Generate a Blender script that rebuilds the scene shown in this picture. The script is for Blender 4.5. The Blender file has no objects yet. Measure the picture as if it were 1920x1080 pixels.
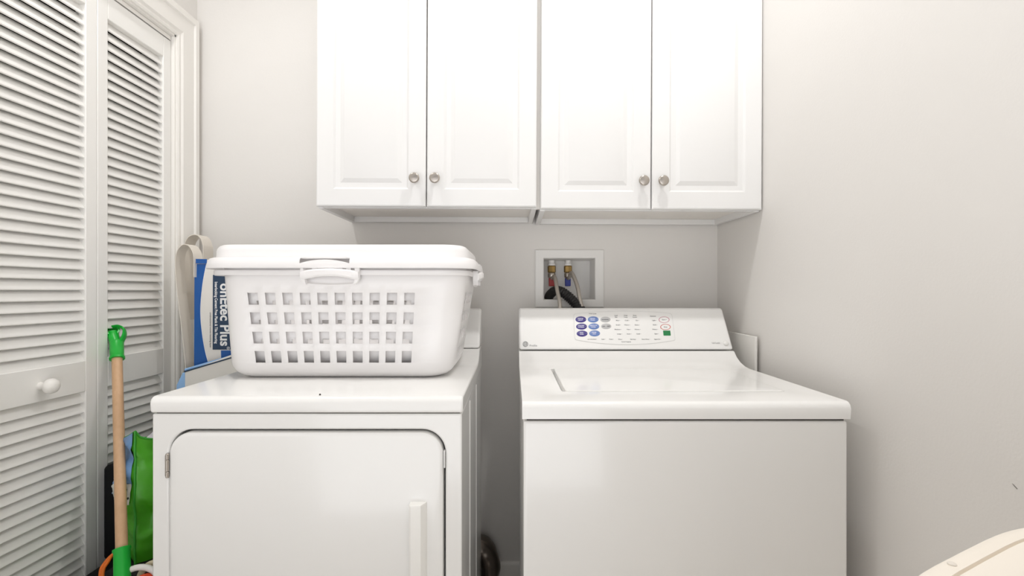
import bpy, bmesh, math, random
from mathutils import Vector, Matrix, noise
random.seed(4)
PI = math.pi
S = bpy.context.scene
COL = S.collection

# ------------------------------------------------------------------ camera, world, lamps, exposure
F = 920.0; CX = 962.0; CY = 546.0; EYE = 1.145            # focal length in pixels of a 1920-wide frame, horizon
cam_d = bpy.data.cameras.new('camera'); cam = bpy.data.objects.new('camera', cam_d); COL.objects.link(cam)
cam.location = (0, 0, EYE); cam.rotation_euler = (PI/2, 0, 0)
cam_d.sensor_width = 36.0; cam_d.lens = F/1920*36.0
cam_d.shift_x = (960-CX)/1920.0; cam_d.shift_y = (CY-540)/1920.0
cam_d.clip_start = 0.02
S.camera = cam

w = bpy.data.worlds.new('world'); S.world = w; w.use_nodes = True
# added fill light through the open room end, brightest below to lift machine fronts
wt = w.node_tree; wtc = wt.nodes.new('ShaderNodeTexCoord'); wsx = wt.nodes.new('ShaderNodeSeparateXYZ'); wmr = wt.nodes.new('ShaderNodeMapRange')
wmr.inputs['From Min'].default_value = -0.35; wmr.inputs['From Max'].default_value = 0.25; wmr.inputs['To Min'].default_value = 3.2; wmr.inputs['To Max'].default_value = 0.48
wt.links.new(wtc.outputs['Generated'], wsx.inputs[0]); wt.links.new(wsx.outputs['Z'], wmr.inputs['Value'])
wt.links.new(wmr.outputs['Result'], wt.nodes['Background'].inputs[1])
wt.nodes['Background'].inputs[0].default_value = (0.985, 0.988, 1.0, 1)

def lamp(name, loc, energy, size, color, angle=150, blend=0.5):
    l = bpy.data.lights.new(name, 'SPOT'); l.energy = energy; l.shadow_soft_size = size; l.color = color
    l.spot_size = math.radians(angle); l.spot_blend = blend
    o = bpy.data.objects.new(name, l); COL.objects.link(o); o.location = loc
    return o
lamp('ceiling_light_right', (0.36, 0.98, 2.70), 31.5, 0.032, (1.0, 0.99, 0.975), 150, 1.0)
lamp('ceiling_light_left', (-0.92, 1.00, 2.70), 23.5, 0.032, (1.0, 0.99, 0.975), 150, 1.0)

S.view_settings.view_transform = 'Standard'
S.view_settings.look = 'None'
S.view_settings.exposure = 0.0
S.view_settings.gamma = 1.0
S.view_settings.use_curve_mapping = False
S.cycles.max_bounces = 14
S.cycles.diffuse_bounces = 8

# ------------------------------------------------------------------ helpers
def at(px, py, D):
    """point at depth D seen at a pixel of the photograph"""
    return Vector(((px-CX)/F*D, D, EYE-(py-CY)/F*D))

def mat(name, col, rough=0.5, metal=0.0, coat=0.0, bump=0.0, bscale=60, vary=0.0, vscale=4, spec=0.5):
    m = bpy.data.materials.new(name); m.use_nodes = True
    nt = m.node_tree; b = nt.nodes['Principled BSDF']
    b.inputs['Base Color'].default_value = (*col, 1); b.inputs['Roughness'].default_value = rough
    b.inputs['Metallic'].default_value = metal; b.inputs['Coat Weight'].default_value = coat
    b.inputs['Coat Roughness'].default_value = 0.08
    b.inputs['Specular IOR Level'].default_value = spec
    if bump or vary:
        tc = nt.nodes.new('ShaderNodeTexCoord')
    if bump:
        n = nt.nodes.new('ShaderNodeTexNoise'); n.inputs['Scale'].default_value = bscale; n.inputs['Detail'].default_value = 4
        bp = nt.nodes.new('ShaderNodeBump'); bp.inputs['Strength'].default_value = bump; bp.inputs['Distance'].default_value = 0.002
        nt.links.new(tc.outputs['Object'], n.inputs['Vector']); nt.links.new(n.outputs['Fac'], bp.inputs['Height'])
        nt.links.new(bp.outputs['Normal'], b.inputs['Normal'])
    if vary:
        n2 = nt.nodes.new('ShaderNodeTexNoise'); n2.inputs['Scale'].default_value = vscale; n2.inputs['Detail'].default_value = 5
        mx = nt.nodes.new('ShaderNodeMix'); mx.data_type = 'RGBA'
        mx.inputs[6].default_value = (*[c*(1-vary) for c in col], 1); mx.inputs[7].default_value = (*[min(1, c*(1+vary)) for c in col], 1)
        nt.links.new(tc.outputs['Object'], n2.inputs['Vector']); nt.links.new(n2.outputs['Fac'], mx.inputs[0])
        nt.links.new(mx.outputs[2], b.inputs['Base Color'])
    return m

def wood_mat(name, c1, c2):
    m = mat(name, c1, 0.45)
    nt = m.node_tree; b = nt.nodes['Principled BSDF']
    tc = nt.nodes.new('ShaderNodeTexCoord'); mp = nt.nodes.new('ShaderNodeMapping'); mp.inputs['Scale'].default_value = (60, 60, 4)
    n = nt.nodes.new('ShaderNodeTexNoise'); n.inputs['Scale'].default_value = 2; n.inputs['Detail'].default_value = 6
    mx = nt.nodes.new('ShaderNodeMix'); mx.data_type = 'RGBA'
    mx.inputs[6].default_value = (*c1, 1); mx.inputs[7].default_value = (*c2, 1)
    nt.links.new(tc.outputs['Object'], mp.inputs[0]); nt.links.new(mp.outputs[0], n.inputs['Vector'])
    nt.links.new(n.outputs['Fac'], mx.inputs[0]); nt.links.new(mx.outputs[2], b.inputs['Base Color'])
    return m

def braid_mat(name, col):
    m = mat(name, col, 0.38, 0.75)
    nt = m.node_tree; b = nt.nodes['Principled BSDF']
    tc = nt.nodes.new('ShaderNodeTexCoord')
    v = nt.nodes.new('ShaderNodeTexVoronoi'); v.inputs['Scale'].default_value = 420
    bp = nt.nodes.new('ShaderNodeBump'); bp.inputs['Strength'].default_value = 0.6; bp.inputs['Distance'].default_value = 0.001
    nt.links.new(tc.outputs['Object'], v.inputs['Vector']); nt.links.new(v.outputs['Distance'], bp.inputs['Height'])
    nt.links.new(bp.outputs['Normal'], b.inputs['Normal'])
    return m

M = dict(
    wall=mat('wall_paint', (0.74, 0.72, 0.695), 0.6, bump=0.12, bscale=180, vary=0.012, vscale=3),
    ceiling=mat('ceiling_paint', (0.86, 0.85, 0.83), 0.8, bump=0.1, bscale=150),
    floor=mat('floor_tile', (0.62, 0.57, 0.51), 0.4, bump=0.1, bscale=20, vary=0.1, vscale=6),
    trim=mat('trim_paint', (0.83, 0.81, 0.775), 0.38, bump=0.03, bscale=60),
    door=mat('louver_paint', (0.85, 0.84, 0.815), 0.42, bump=0.04, bscale=80),
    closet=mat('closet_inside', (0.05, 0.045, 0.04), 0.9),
    cab=mat('cabinet_foil', (0.775, 0.77, 0.763), 0.34, bump=0.02, bscale=40),
    cabin=mat('cabinet_underside', (0.86, 0.83, 0.79), 0.5, bump=0.03),
    nickel=mat('brushed_nickel', (0.46, 0.42, 0.38), 0.28, 1.0, bump=0.05, bscale=200),
    enamel=mat('white_enamel', (0.86, 0.855, 0.84), 0.22, coat=0.35, bump=0.012, bscale=25),
    enamel_b=mat('console_enamel', (0.85, 0.845, 0.83), 0.42, bump=0.01, bscale=25),
    panel=mat('control_film', (0.845, 0.84, 0.825), 0.35),
    panel_edge=mat('control_film_edge', (0.72, 0.72, 0.71), 0.35),
    plastic=mat('white_plastic', (0.87, 0.855, 0.855), 0.3, bump=0.015, bscale=40),
    handle=mat('white_handle', (0.87, 0.86, 0.83), 0.3),
    purple=mat('purple_button', (0.045, 0.028, 0.22), 0.35),
    blue_btn=mat('blue_button', (0.13, 0.22, 0.50), 0.35),
    grey_btn=mat('grey_button', (0.50, 0.50, 0.50), 0.4),
    red_ring=mat('red_ring', (0.62, 0.16, 0.13), 0.4),
    pink_ring=mat('pink_ring', (0.60, 0.33, 0.38), 0.4),
    green_btn=mat('green_button', (0.0, 0.20, 0.05), 0.4),
    ink=mat('grey_ink', (0.16, 0.16, 0.17), 0.5),
    ink_light=mat('pale_ink', (0.42, 0.42, 0.42), 0.5),
    white_ink=mat('white_ink', (0.72, 0.72, 0.85), 0.5),
    brass=mat('brass', (0.36, 0.24, 0.09), 0.35, 1.0, bump=0.05),
    steel=braid_mat('braided_steel', (0.55, 0.51, 0.46)),
    red=mat('red_plastic', (0.38, 0.02, 0.02), 0.4),
    blue=mat('blue_plastic', (0.015, 0.03, 0.28), 0.4),
    black_rubber=mat('black_rubber', (0.012, 0.011, 0.011), 0.42, bump=0.1),
    foil=mat('dull_foil', (0.16, 0.135, 0.115), 0.26, 0.75, bump=0.2, bscale=26),
    duct_inner=mat('white_standpipe', (0.8, 0.79, 0.77), 0.4),
    green=mat('green_plastic', (0.005, 0.42, 0.035), 0.32, bump=0.02),
    wood=wood_mat('pale_beech', (0.66, 0.42, 0.25), (0.54, 0.33, 0.18)),
    greenbag=mat('lime_bag', (0.065, 0.36, 0.012), 0.36, bump=0.3, bscale=30, vary=0.22, vscale=9),
    greentrim=mat('lime_trim', (0.03, 0.30, 0.02), 0.5),
    bagblue=mat('bag_blue_print', (0.17, 0.33, 0.60), 0.45, bump=0.2, bscale=40, vary=0.3, vscale=14),
    bagwhite=mat('bag_white_print', (0.62, 0.62, 0.56), 0.45),
    bagink=mat('bag_ink', (0.03, 0.05, 0.03), 0.5),
    white_paper=mat('white_contents', (0.80, 0.77, 0.85), 0.5, vary=0.1, vscale=30),
    navy=mat('navy_label', (0.018, 0.045, 0.095), 0.45),
    royal=mat('royal_blue', (0.008, 0.095, 0.36), 0.42, bump=0.03),
    skyblue=mat('pale_blue', (0.30, 0.52, 0.86), 0.45),
    bagcloth=mat('white_vinyl', (0.76, 0.735, 0.70), 0.4, bump=0.06, bscale=30),
    lettering=mat('white_lettering', (0.86, 0.86, 0.86), 0.5),
    strap=mat('cream_webbing', (0.74, 0.69, 0.62), 0.6, bump=0.05, bscale=200),
    black=mat('black_plastic', (0.006, 0.006, 0.007), 0.6, bump=0.1, bscale=30, spec=0.2),
    blackcloth=mat('black_cloth', (0.010, 0.009, 0.011), 0.9, bump=0.4, bscale=120),
    orange=mat('orange_cord', (0.75, 0.16, 0.01), 0.4),
    redorange=mat('red_orange_rope', (0.72, 0.065, 0.012), 0.4),
    creamring=mat('cream_rope', (0.72, 0.62, 0.45), 0.5),
    whitering=mat('white_rope', (0.80, 0.78, 0.76), 0.4),
    cream=mat('cream_plastic', (0.86, 0.80, 0.715), 0.38, bump=0.02, bscale=40),
    board=mat('white_board', (0.80, 0.785, 0.755), 0.45),
    dark=mat('gap_shade_and_lint', (0.05, 0.045, 0.04), 0.7),
    grout=mat('floor_grout', (0.2, 0.17, 0.14), 0.8),
    scuff=mat('grey_scuff', (0.22, 0.21, 0.20), 0.7),
    lampglass=mat('lamp_trim', (0.85, 0.85, 0.85), 0.5),
)

def tag(o, label=None, cat=None, group=None, kind=None):
    if label: o['label'] = label
    if cat: o['category'] = cat
    if group: o['group'] = group
    if kind: o['kind'] = kind
    return o

def empty(name, loc, label, cat, group=None, kind=None):
    o = bpy.data.objects.new(name, None); COL.objects.link(o); o.location = loc
    o.empty_display_size = 0.05
    return tag(o, label, cat, group, kind)

def wpos(o):
    v = Vector((0, 0, 0))
    while o is not None:
        v = v + o.location; o = o.parent
    return v

def obj(name, bm, m, parent=None, smooth=35, bevel=0, bseg=3, world=True):
    """link a bmesh as ONE mesh object; its coordinates are world coordinates unless world=False"""
    bmesh.ops.recalc_face_normals(bm, faces=bm.faces[:])
    me = bpy.data.meshes.new(name)
    if parent is not None and world:
        bm.transform(Matrix.Translation(-wpos(parent)))
    bm.to_mesh(me); bm.free()
    for x in (m if isinstance(m, (list, tuple)) else [m]): me.materials.append(x)
    if smooth:
        me.shade_smooth(); me.set_sharp_from_angle(angle=math.radians(smooth))
    o = bpy.data.objects.new(name, me); COL.objects.link(o)
    if parent is not None: o.parent = parent
    if bevel:
        b = o.modifiers.new('bevel', 'BEVEL'); b.width = bevel; b.segments = bseg; b.limit_method = 'ANGLE'
        b.angle_limit = math.radians(40); b.harden_normals = False
    return o

def box(bm, x0, x1, y0, y1, z0, z1, mi=0):
    vs = [bm.verts.new((x, y, z)) for z in (z0, z1) for (x, y) in ((x0, y0), (x1, y0), (x1, y1), (x0, y1))]
    fs = [(3, 2, 1, 0), (4, 5, 6, 7), (0, 1, 5, 4), (1, 2, 6, 5), (2, 3, 7, 6), (3, 0, 4, 7)]
    for f in fs:
        q = bm.faces.new([vs[i] for i in f]); q.material_index = mi
    return vs

def B(*a):
    bm = bmesh.new(); box(bm, *a); return bm

def loft(bm, rings, close=True, cap0=True, cap1=True, mi=0):
    vr = [[bm.verts.new(p) for p in r] for r in rings]
    n = len(vr[0])
    for a, b in zip(vr, vr[1:]):
        for i in range(n if close else n-1):
            j = (i+1) % n
            f = bm.faces.new((a[i], a[j], b[j], b[i])); f.material_index = mi
    if cap0 and close: bm.faces.new(vr[0][::-1]).material_index = mi
    if cap1 and close: bm.faces.new(vr[-1]).material_index = mi
    return vr

def ring_loft(bm, rings):
    """closed in both directions, like a tyre"""
    vr = [[bm.verts.new(p) for p in r] for r in rings]; n = len(vr[0])
    for j in range(len(vr)):
        a, b = vr[j], vr[(j+1) % len(vr)]
        for i in range(n): bm.faces.new((a[i], a[(i+1) % n], b[(i+1) % n], b[i]))

def prism(bm, pts, axis, a, b, mi=0):
    """extrude a closed outline (2-D) along an axis from a to b; axis 'x': (y,z), 'y': (x,z), 'z': (x,y)"""
    def P(p, t):
        return {'x': (t, p[0], p[1]), 'y': (p[0], t, p[1]), 'z': (p[0], p[1], t)}[axis]
    loft(bm, [[P(p, a) for p in pts], [P(p, b) for p in pts]], mi=mi)

def frames(path):
    path = [Vector(p) for p in path]
    out = []; ref = None
    for i, p in enumerate(path):
        t = (path[min(i+1, len(path)-1)] - path[max(i-1, 0)]).normalized()
        if ref is None:
            ref = Vector((0, 0, 1)) if abs(t.z) < 0.9 else Vector((0, 1, 0))
            u = t.cross(ref).normalized()
        else:
            u = (u - t*u.dot(t)).normalized()
        v = t.cross(u); out.append((p, u, v))
    return out

def tube(bm, path, r, n=14, cap=True, mi=0, flat=1.0):
    fr = frames(path); rings = []
    for i, (p, u, v) in enumerate(fr):
        ri = r(i/(len(fr)-1)) if callable(r) else r
        rings.append([p + u*(ri*math.cos(2*PI*k/n)) + v*(ri*flat*math.sin(2*PI*k/n)) for k in range(n)])
    loft(bm, rings, cap0=cap, cap1=cap, mi=mi)

def smooth_path(pts, n=8):
    pts = [Vector(p) for p in pts]; out = []
    for i in range(len(pts)-1):
        p0 = pts[max(i-1, 0)]; p1 = pts[i]; p2 = pts[i+1]; p3 = pts[min(i+2, len(pts)-1)]
        for k in range(n):
            t = k/n
            out.append(0.5*((2*p1) + (p2-p0)*t + (2*p0-5*p1+4*p2-p3)*t*t + (-p0+3*p1-3*p2+p3)*t**3))
    out.append(pts[-1]); return out

def lathe(bm, prof, center, axis=Vector((0, 0, 1)), n=28, mi=0):
    """prof: (radius, distance along axis)"""
    axis = Vector(axis).normalized(); c = Vector(center)
    u = axis.orthogonal().normalized(); v = axis.cross(u)
    rings = [[c + axis*h + u*(max(r, 1e-5)*math.cos(2*PI*k/n)) + v*(max(r, 1e-5)*math.sin(2*PI*k/n)) for k in range(n)] for r, h in prof]
    loft(bm, rings, mi=mi)

def rrect(hx, hy, r, seg=8, cx=0, cy=0):
    pts = []
    for (sx, sy, a0) in ((1, 1, 0), (-1, 1, 90), (-1, -1, 180), (1, -1, 270)):
        for k in range(seg+1):
            a = math.radians(a0 + 90*k/seg)
            pts.append((cx + sx*(hx-r) + r*math.cos(a), cy + sy*(hy-r) + r*math.sin(a)))
    return pts

def superell(a, b, n, th, cx, cy, N=96):
    out = []; c, s = math.cos(th), math.sin(th)
    for k in range(N):
        t = 2*PI*k/N; ct, st = math.cos(t), math.sin(t)
        x = math.copysign(abs(ct)**(2/n), ct)*a; y = math.copysign(abs(st)**(2/n), st)*b
        out.append((cx + x*c - y*s, cy + x*s + y*c))
    return out

def cut(o, bm):
    """boolean difference baked into the mesh of o"""
    bmesh.ops.recalc_face_normals(bm, faces=bm.faces[:])
    me = bpy.data.meshes.new('cutter'); bm.to_mesh(me); bm.free()
    c = bpy.data.objects.new('cutter', me); COL.objects.link(c)
    bpy.context.view_layer.update()
    m = o.modifiers.new('cut', 'BOOLEAN'); m.operation = 'DIFFERENCE'; m.object = c; m.solver = 'EXACT'
    # bring the cut before any bevel
    while o.modifiers[0] != m: o.modifiers.move(list(o.modifiers).index(m), 0)
    others = [x for x in o.modifiers if x != m]
    vis = [x.show_viewport for x in others]
    for x in others: x.show_viewport = False
    bpy.context.view_layer.update()
    dg = bpy.context.evaluated_depsgraph_get()
    new = bpy.data.meshes.new_from_object(o.evaluated_get(dg))
    for x, q in zip(others, vis): x.show_viewport = q
    o.modifiers.remove(m); old = o.data; o.data = new
    bpy.data.objects.remove(c); bpy.data.meshes.remove(me); bpy.data.meshes.remove(old)
    o.data.shade_smooth(); o.data.set_sharp_from_angle(angle=math.radians(35))

def text_bm(bm, s, size, mtx, bold=0.0, extrude=0.0002, mi=0, align='CENTER', sx=1.0):
    cu = bpy.data.curves.new('txt', 'FONT'); cu.body = s; cu.size = size; cu.align_x = align; cu.align_y = 'CENTER'
    cu.extrude = extrude; cu.offset = bold; cu.resolution_u = 3
    o = bpy.data.objects.new('txt', cu); COL.objects.link(o)
    bpy.context.view_layer.update()
    me = bpy.data.meshes.new_from_object(o.evaluated_get(bpy.context.evaluated_depsgraph_get()))
    me.transform(mtx @ Matrix.Diagonal((sx, 1, 1, 1)))
    k0 = len(bm.faces); bm.from_mesh(me); bm.faces.ensure_lookup_table()
    for f in bm.faces[k0:]: f.material_index = mi
    bpy.data.objects.remove(o); bpy.data.curves.remove(cu); bpy.data.meshes.remove(me)

# ------------------------------------------------------------------ the room
WB = 1.83; WL = -1.178; WR = 0.762; YN = -0.8; ZC = 2.75
def structure(name, bm, m, label, cat, **k):
    return tag(obj(name, bm, m, **k), label, cat, kind='structure')

structure('floor', B(WL-1.0, WR+0.12, YN, WB+0.2, -0.1, 0), M['floor'], 'floor of the laundry room beneath the machines', 'floor')
structure('ceiling', B(WL-1.0, WR+0.12, YN, WB+0.2, ZC, ZC+0.1), M['ceiling'], 'white ceiling above the cabinets', 'ceiling')
# back wall with the opening of the water outlet box
ox0, ox1, oz0, oz1 = 0.108, 0.309, 1.108, 1.272
bm = bmesh.new()
box(bm, WL-0.12, ox0, WB, WB+0.14, 0, ZC); box(bm, ox1, WR+0.12, WB, WB+0.14, 0, ZC)
box(bm, ox0, ox1, WB, WB+0.14, 0, oz0); box(bm, ox0, ox1, WB, WB+0.14, oz1, ZC)
structure('wall_back', bm, M['wall'], 'warm white painted wall behind the washer and dryer', 'wall')
structure('wall_right', B(WR, WR+0.12, YN, WB, 0, ZC), M['wall'], 'white painted wall to the right of the washer', 'wall')
DN, DF, DH = 1.09, 1.702, 2.035        # louver door opening: near, far, head
bm = bmesh.new()
box(bm, WL-0.11, WL, YN, DN-0.006, 0, ZC); box(bm, WL-0.11, WL, DF+0.006, WB, 0, ZC); box(bm, WL-0.11, WL, DN-0.006, DF+0.006, DH, ZC)
structure('wall_left', bm, M['wall'], 'white painted wall around the louvered closet door', 'wall')
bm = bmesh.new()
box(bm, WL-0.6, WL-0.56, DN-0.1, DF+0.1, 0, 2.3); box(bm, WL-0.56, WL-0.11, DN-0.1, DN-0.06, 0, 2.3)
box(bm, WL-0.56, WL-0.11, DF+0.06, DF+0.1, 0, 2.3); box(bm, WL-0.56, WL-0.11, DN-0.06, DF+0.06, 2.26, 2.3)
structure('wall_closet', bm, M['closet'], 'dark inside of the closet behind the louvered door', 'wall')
# baseboard
def baseboard(name, pts_axis, a, b, label):
    prof = [(0, 0), (-0.014, 0), (-0.014, 0.115), (-0.011, 0.125), (-0.011, 0.131), (-0.006, 0.139), (0, 0.139)]
    bm = bmesh.new()
    if pts_axis == 'back':
        prism(bm, [(WB+y, z) for y, z in prof], 'x', a, b)
    else:
        prism(bm, [(WR+y, z) for y, z in prof], 'y', a, b)
    structure(name, bm, M['trim'], label, 'baseboard')
baseboard('baseboard_back', 'back', WL, WR-0.015, 'white baseboard along the back wall behind the machines')
baseboard('baseboard_right', 'right', YN, WB-0.015, 'white baseboard along the right wall')

# door casing: a moulded profile swept round the opening with mitred corners, and jamb liner
prof = [(0.0, 0.0), (0.0, 0.010), (0.006, 0.013), (0.012, 0.010), (0.016, 0.010), (0.022, 0.016), (0.05, 0.018), (0.072, 0.020),
        (0.076, 0.026), (0.094, 0.026), (0.10, 0.022), (0.104, 0.012), (0.108, 0.0)]
bm = bmesh.new()
rings = []
for (o, p) in prof:
    o += 0.006
    rings.append([(WL+p, DN-o, 0), (WL+p, DN-o, DH+o-0.006), (WL+p, DF+o, DH+o-0.006), (WL+p, DF+o, 0)])
vr = [[bm.verts.new(q) for q in r] for r in rings]
for a, b in zip(vr, vr[1:]):
    for i in range(3): bm.faces.new((a[i], a[i+1], b[i+1], b[i]))
# jamb liner
for (y0, y1, z0, z1) in ((DN-0.006, DN, 0, DH), (DF, DF+0.006, 0, DH), (DN-0.006, DF+0.006, DH-0.006, DH)):
    box(bm, WL-0.11, WL+0.004, y0, y1, z0, z1)
structure('trim_1', bm, M['trim'], 'moulded white casing around the louvered closet door', 'door casing', smooth=30)
# sliding track at the head
bm = bmesh.new(); box(bm, WL-0.055, WL-0.012, DN+0.002, DF-0.002, DH-0.012, DH-0.007); box(bm, WL-0.012, WL-0.008, DN+0.002, DF-0.002, DH-0.02, DH-0.007)
structure('trim_2', bm, M['trim'], 'narrow sliding track above the louvered door', 'door track')

# bifold louver door
def louver_leaf(parent, y0, y1, knob):
    xf = WL-0.008; xb = xf-0.030; zt = DH-0.024; zb = 0.02
    stile = 0.036
    bm = bmesh.new()
    box(bm, xb, xf, y0, y0+stile, zb, zt); box(bm, xb, xf, y1-stile, y1, zb, zt)
    rails = ((zb, 0.13), (0.866, 0.952), (1.942, zt))
    for (a, b) in rails: box(bm, xb, xf, y0+stile, y1-stile, a, b)
    leaf = obj('door_leaf', bm, M['door'], parent, bevel=0.002, bseg=2)
    # slim bead round the louver openings
    for (za, zb_) in ((0.13, 0.866), (0.952, 1.942)):
        bm = bmesh.new()
        n = round((zb_-za)/0.0285); pitch = (zb_-za)/n
        for i in range(n):
            zc = za + pitch*(i+0.5)
            # slat: outer edge low, inner edge high
            ang = math.radians(60); hw = 0.0185; ht = 0.003
            ux, uz = -math.cos(ang), math.sin(ang); nx, nz = uz, -ux
            xc = (xf+xb)/2
            def P(s, t): return (xc + ux*hw*s + nx*ht*t, zc + uz*hw*s + nz*ht*t)
            pts = [P(-1, -0.6), P(-1, 0.6), P(-0.9, 1), P(0.9, 1), P(1, 0.6), P(1, -0.6), P(0.9, -1), P(-0.9, -1)]
            prism(bm, pts, 'y', y0+stile-0.002, y1-stile+0.002)
        obj('louvers', bm, M['door'], leaf, smooth=50)
    if knob:
        bm = bmesh.new(); c = Vector((xf, (y0+y1)/2-0.01, 0.906))
        lathe(bm, [(0.010, 0), (0.009, 0.006), (0.008, 0.012), (0.012, 0.016), (0.018, 0.022), (0.0195, 0.029), (0.017, 0.036), (0.011, 0.041), (0.004, 0.0425), (0, 0.0428)], c, (1, 0, 0))
        obj('door_knob', bm, M['trim'], leaf, smooth=60)
    return leaf
door = empty('door_1', (WL, DN, 0), 'white louvered bifold closet door on the left wall', 'door', kind='structure')
louver_leaf(door, 1.4005, DF-0.0015, False)
lf = louver_leaf(door, DN+0.003, 1.3985, True)
# this leaf stands very slightly ajar about the joint
J = Vector((0, 1.3985-DN, 0)); lf.rotation_euler.z = math.radians(-1.7); lf.location = J - Matrix.Rotation(math.radians(-1.7), 3, 'Z') @ J

# ------------------------------------------------------------------ upper cabinets
def cabinet(x0, x1, zb, tilt, label, knob_x):
    y0, y1 = 1.513, WB; zt = zb+0.762; t = 0.016
    c = empty('wall_cabinet', ((x0+x1)/2, y1, zb), label, 'cabinet', 'white wall cabinets above the machines')
    bm = bmesh.new()
    box(bm, x0, x0+t, y0, y1, zb, zt); box(bm, x1-t, x1, y0, y1, zb, zt)               # sides
    box(bm, x0+t, x1-t, y0, y1, zt-t, zt); box(bm, x0+t, x1-t, y1-0.008, y1, zb+0.02, zt-t)   # top, back
    box(bm, x0+t, x1-t, y0, y0+0.018, zb+0.002, zb+0.03)                                # front rail
    box(bm, x0+t, x1-t, y1-0.024, y1-0.008, zb, zb+0.02)                                  # hanging cleat
    obj('carcass', bm, M['cab'], c, bevel=0.0012, bseg=2)
    bm = B(x0+t, x1-t, y0+0.018, y1-0.008, zb+0.020, zb+0.036)
    obj('bottom_panel', bm, M['cabin'], c)
    xm = (x0+x1)/2
    for k, (a, b) in enumerate(((x0+0.001, xm-0.0016), (xm+0.0016, x1-0.001))):
        yf = y0-0.021; yb = y0-0.002; za, zz = zb+0.004, zt-0.004
        bm = bmesh.new()
        def ring(ins, y): return [(a+ins, y, za+ins), (b-ins, y, za+ins), (b-ins, y, zz-ins), (a+ins, y, zz-ins)]
        loft(bm, [ring(0, yb), ring(0, yf+0.004), ring(0.0015, yf+0.0015), ring(0.004, yf), ring(0.052, yf), ring(0.0555, yf+0.0025), ring(0.058, yf+0.0055), ring(0.0725, yf+0.0055),
                  ring(0.076, yf+0.004), ring(0.0845, yf+0.0005), ring(0.086, yf)])
        d = obj('door', bm, M['cab'], c, smooth=20)
        kx = knob_x[k]; kz = zb + 0.086
        bm = bmesh.new()
        lathe(bm, [(0.0085, 0), (0.0075, 0.004), (0.006, 0.011), (0.0075, 0.015), (0.0145, 0.018), (0.0160, 0.021), (0.0155, 0.024), (0.0135, 0.0262), (0.0115, 0.0267), (0, 0.0275)],
              (kx, yf, kz), (0, -1, 0))
        obj('knob', bm, M['nickel'], d, smooth=50)
    c.rotation_euler = (0, tilt, 0)
    return c
def kx(px): return (px-CX)/F*1.475
lc_ = cabinet(-0.601, 0.072, 1.399, math.radians(0.25), 'left wall cabinet above the dryer, two white raised-panel doors', (kx(776.5), kx(815)))
obj('filler_strip', B(0.0715, 0.083, 1.522, 1.54, 1.402, 2.155), M['cabin'], lc_)
cabinet(0.083, 0.7585, 1.391, math.radians(0.25), 'right wall cabinet above the washer, touching the right wall', (kx(1207), kx(1243.5)))

# ------------------------------------------------------------------ washer / dryer
def machine_top(x0, x1, yf, yb, ztop, console_y, parent):
    """pressed top with a rounded front lip that rises to the console"""
    z0 = ztop-0.036
    pts = [(yf, z0), (yf-0.002, ztop-0.014), (yf+0.001, ztop-0.006), (yf+0.006, ztop-0.0015), (yf+0.012, ztop),
           (console_y-0.105, ztop), (console_y-0.075, ztop+0.003), (console_y-0.045, ztop+0.011), (console_y-0.02, ztop+0.024), (console_y-0.002, ztop+0.040),
           (console_y+0.03, ztop+0.041), (yb, ztop+0.041), (yb, z0)]
    bm = bmesh.new(); prism(bm, pts, 'x', x0, x1)
    return obj('top_panel', bm, M['enamel'], parent, smooth=40, bevel=0.005, bseg=4)

def console(x0, x1, cy, zb, h, back, yb, parent):
    pts = [(cy, zb), (cy+back-0.006, zb+h-0.012), (cy+back-0.001, zb+h-0.004), (cy+back+0.008, zb+h), (yb, zb+h-0.002), (yb, zb)]
    bm = bmesh.new(); prism(bm, pts, 'x', x0, x1)
    return obj('console', bm, M['enamel_b'], parent, smooth=25, bevel=0.008, bseg=5)

# ---- washer
wx0, wx1, wy = 0.019, 0.704, 1.023
W = empty('washing_machine', ((wx0+wx1)/2, 1.36, 0), 'white top-loading washing machine under the right cabinet', 'washing machine')
obj('cabinet_body', B(wx0+0.003, wx1-0.003, wy+0.004, 1.70, 0.03, 0.873), M['enamel'], W, bevel=0.006, bseg=4)
bm = bmesh.new()
for (x, y) in ((wx0+0.05, wy+0.06), (wx1-0.05, wy+0.06), (wx0+0.05, 1.64), (wx1-0.05, 1.64)):
    b2 = bmesh.new(); lathe(b2, [(0.02, 0), (0.022, 0.008), (0.012, 0.012), (0.012, 0.032)], (x, y, 0), n=12)
    obj('foot', b2, M['black_rubber'], W)
bm.free()
obj('gap_shade_strip', B(wx0+0.010, wx1-0.008, wy+0.010, 1.69, 0.871, 0.880), M['dark'], W, smooth=0)  # dark strip painted in for the shade of the seam under the top
top = machine_top(wx0, wx1, wy, 1.70, 0.914, 1.564, W)
lx0, lx1, ly0, ly1 = 0.112, 0.628, 1.128, 1.462
bm = bmesh.new(); prism(bm, rrect((lx1-lx0)/2, (ly1-ly0)/2, 0.012, 4, (lx0+lx1)/2, (ly0+ly1)/2), 'z', 0.899, 0.95)
cut(top, bm)
bm = bmesh.new()
la, lb, lc, ld = lx0+0.009, lx1+0.003, ly0+0.007, ly1+0.003
def lr(i, z): return [(x, y, z) for x, y in rrect((lb-la)/2-i, (ld-lc)/2-i, 0.010, 4, (la+lb)/2, (lc+ld)/2)]
loft(bm, [lr(0, 0.900), lr(0, 0.9115), lr(0.001, 0.9135), lr(0.003, 0.9145), lr(0.006, 0.9147)])
obj('lid', bm, M['enamel'], W)
zc0 = 0.958; ch = 0.130; cback = 0.084; ccy = 1.564
cons = console(wx0, wx1, ccy, zc0, ch, cback, 1.70, W)
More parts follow.
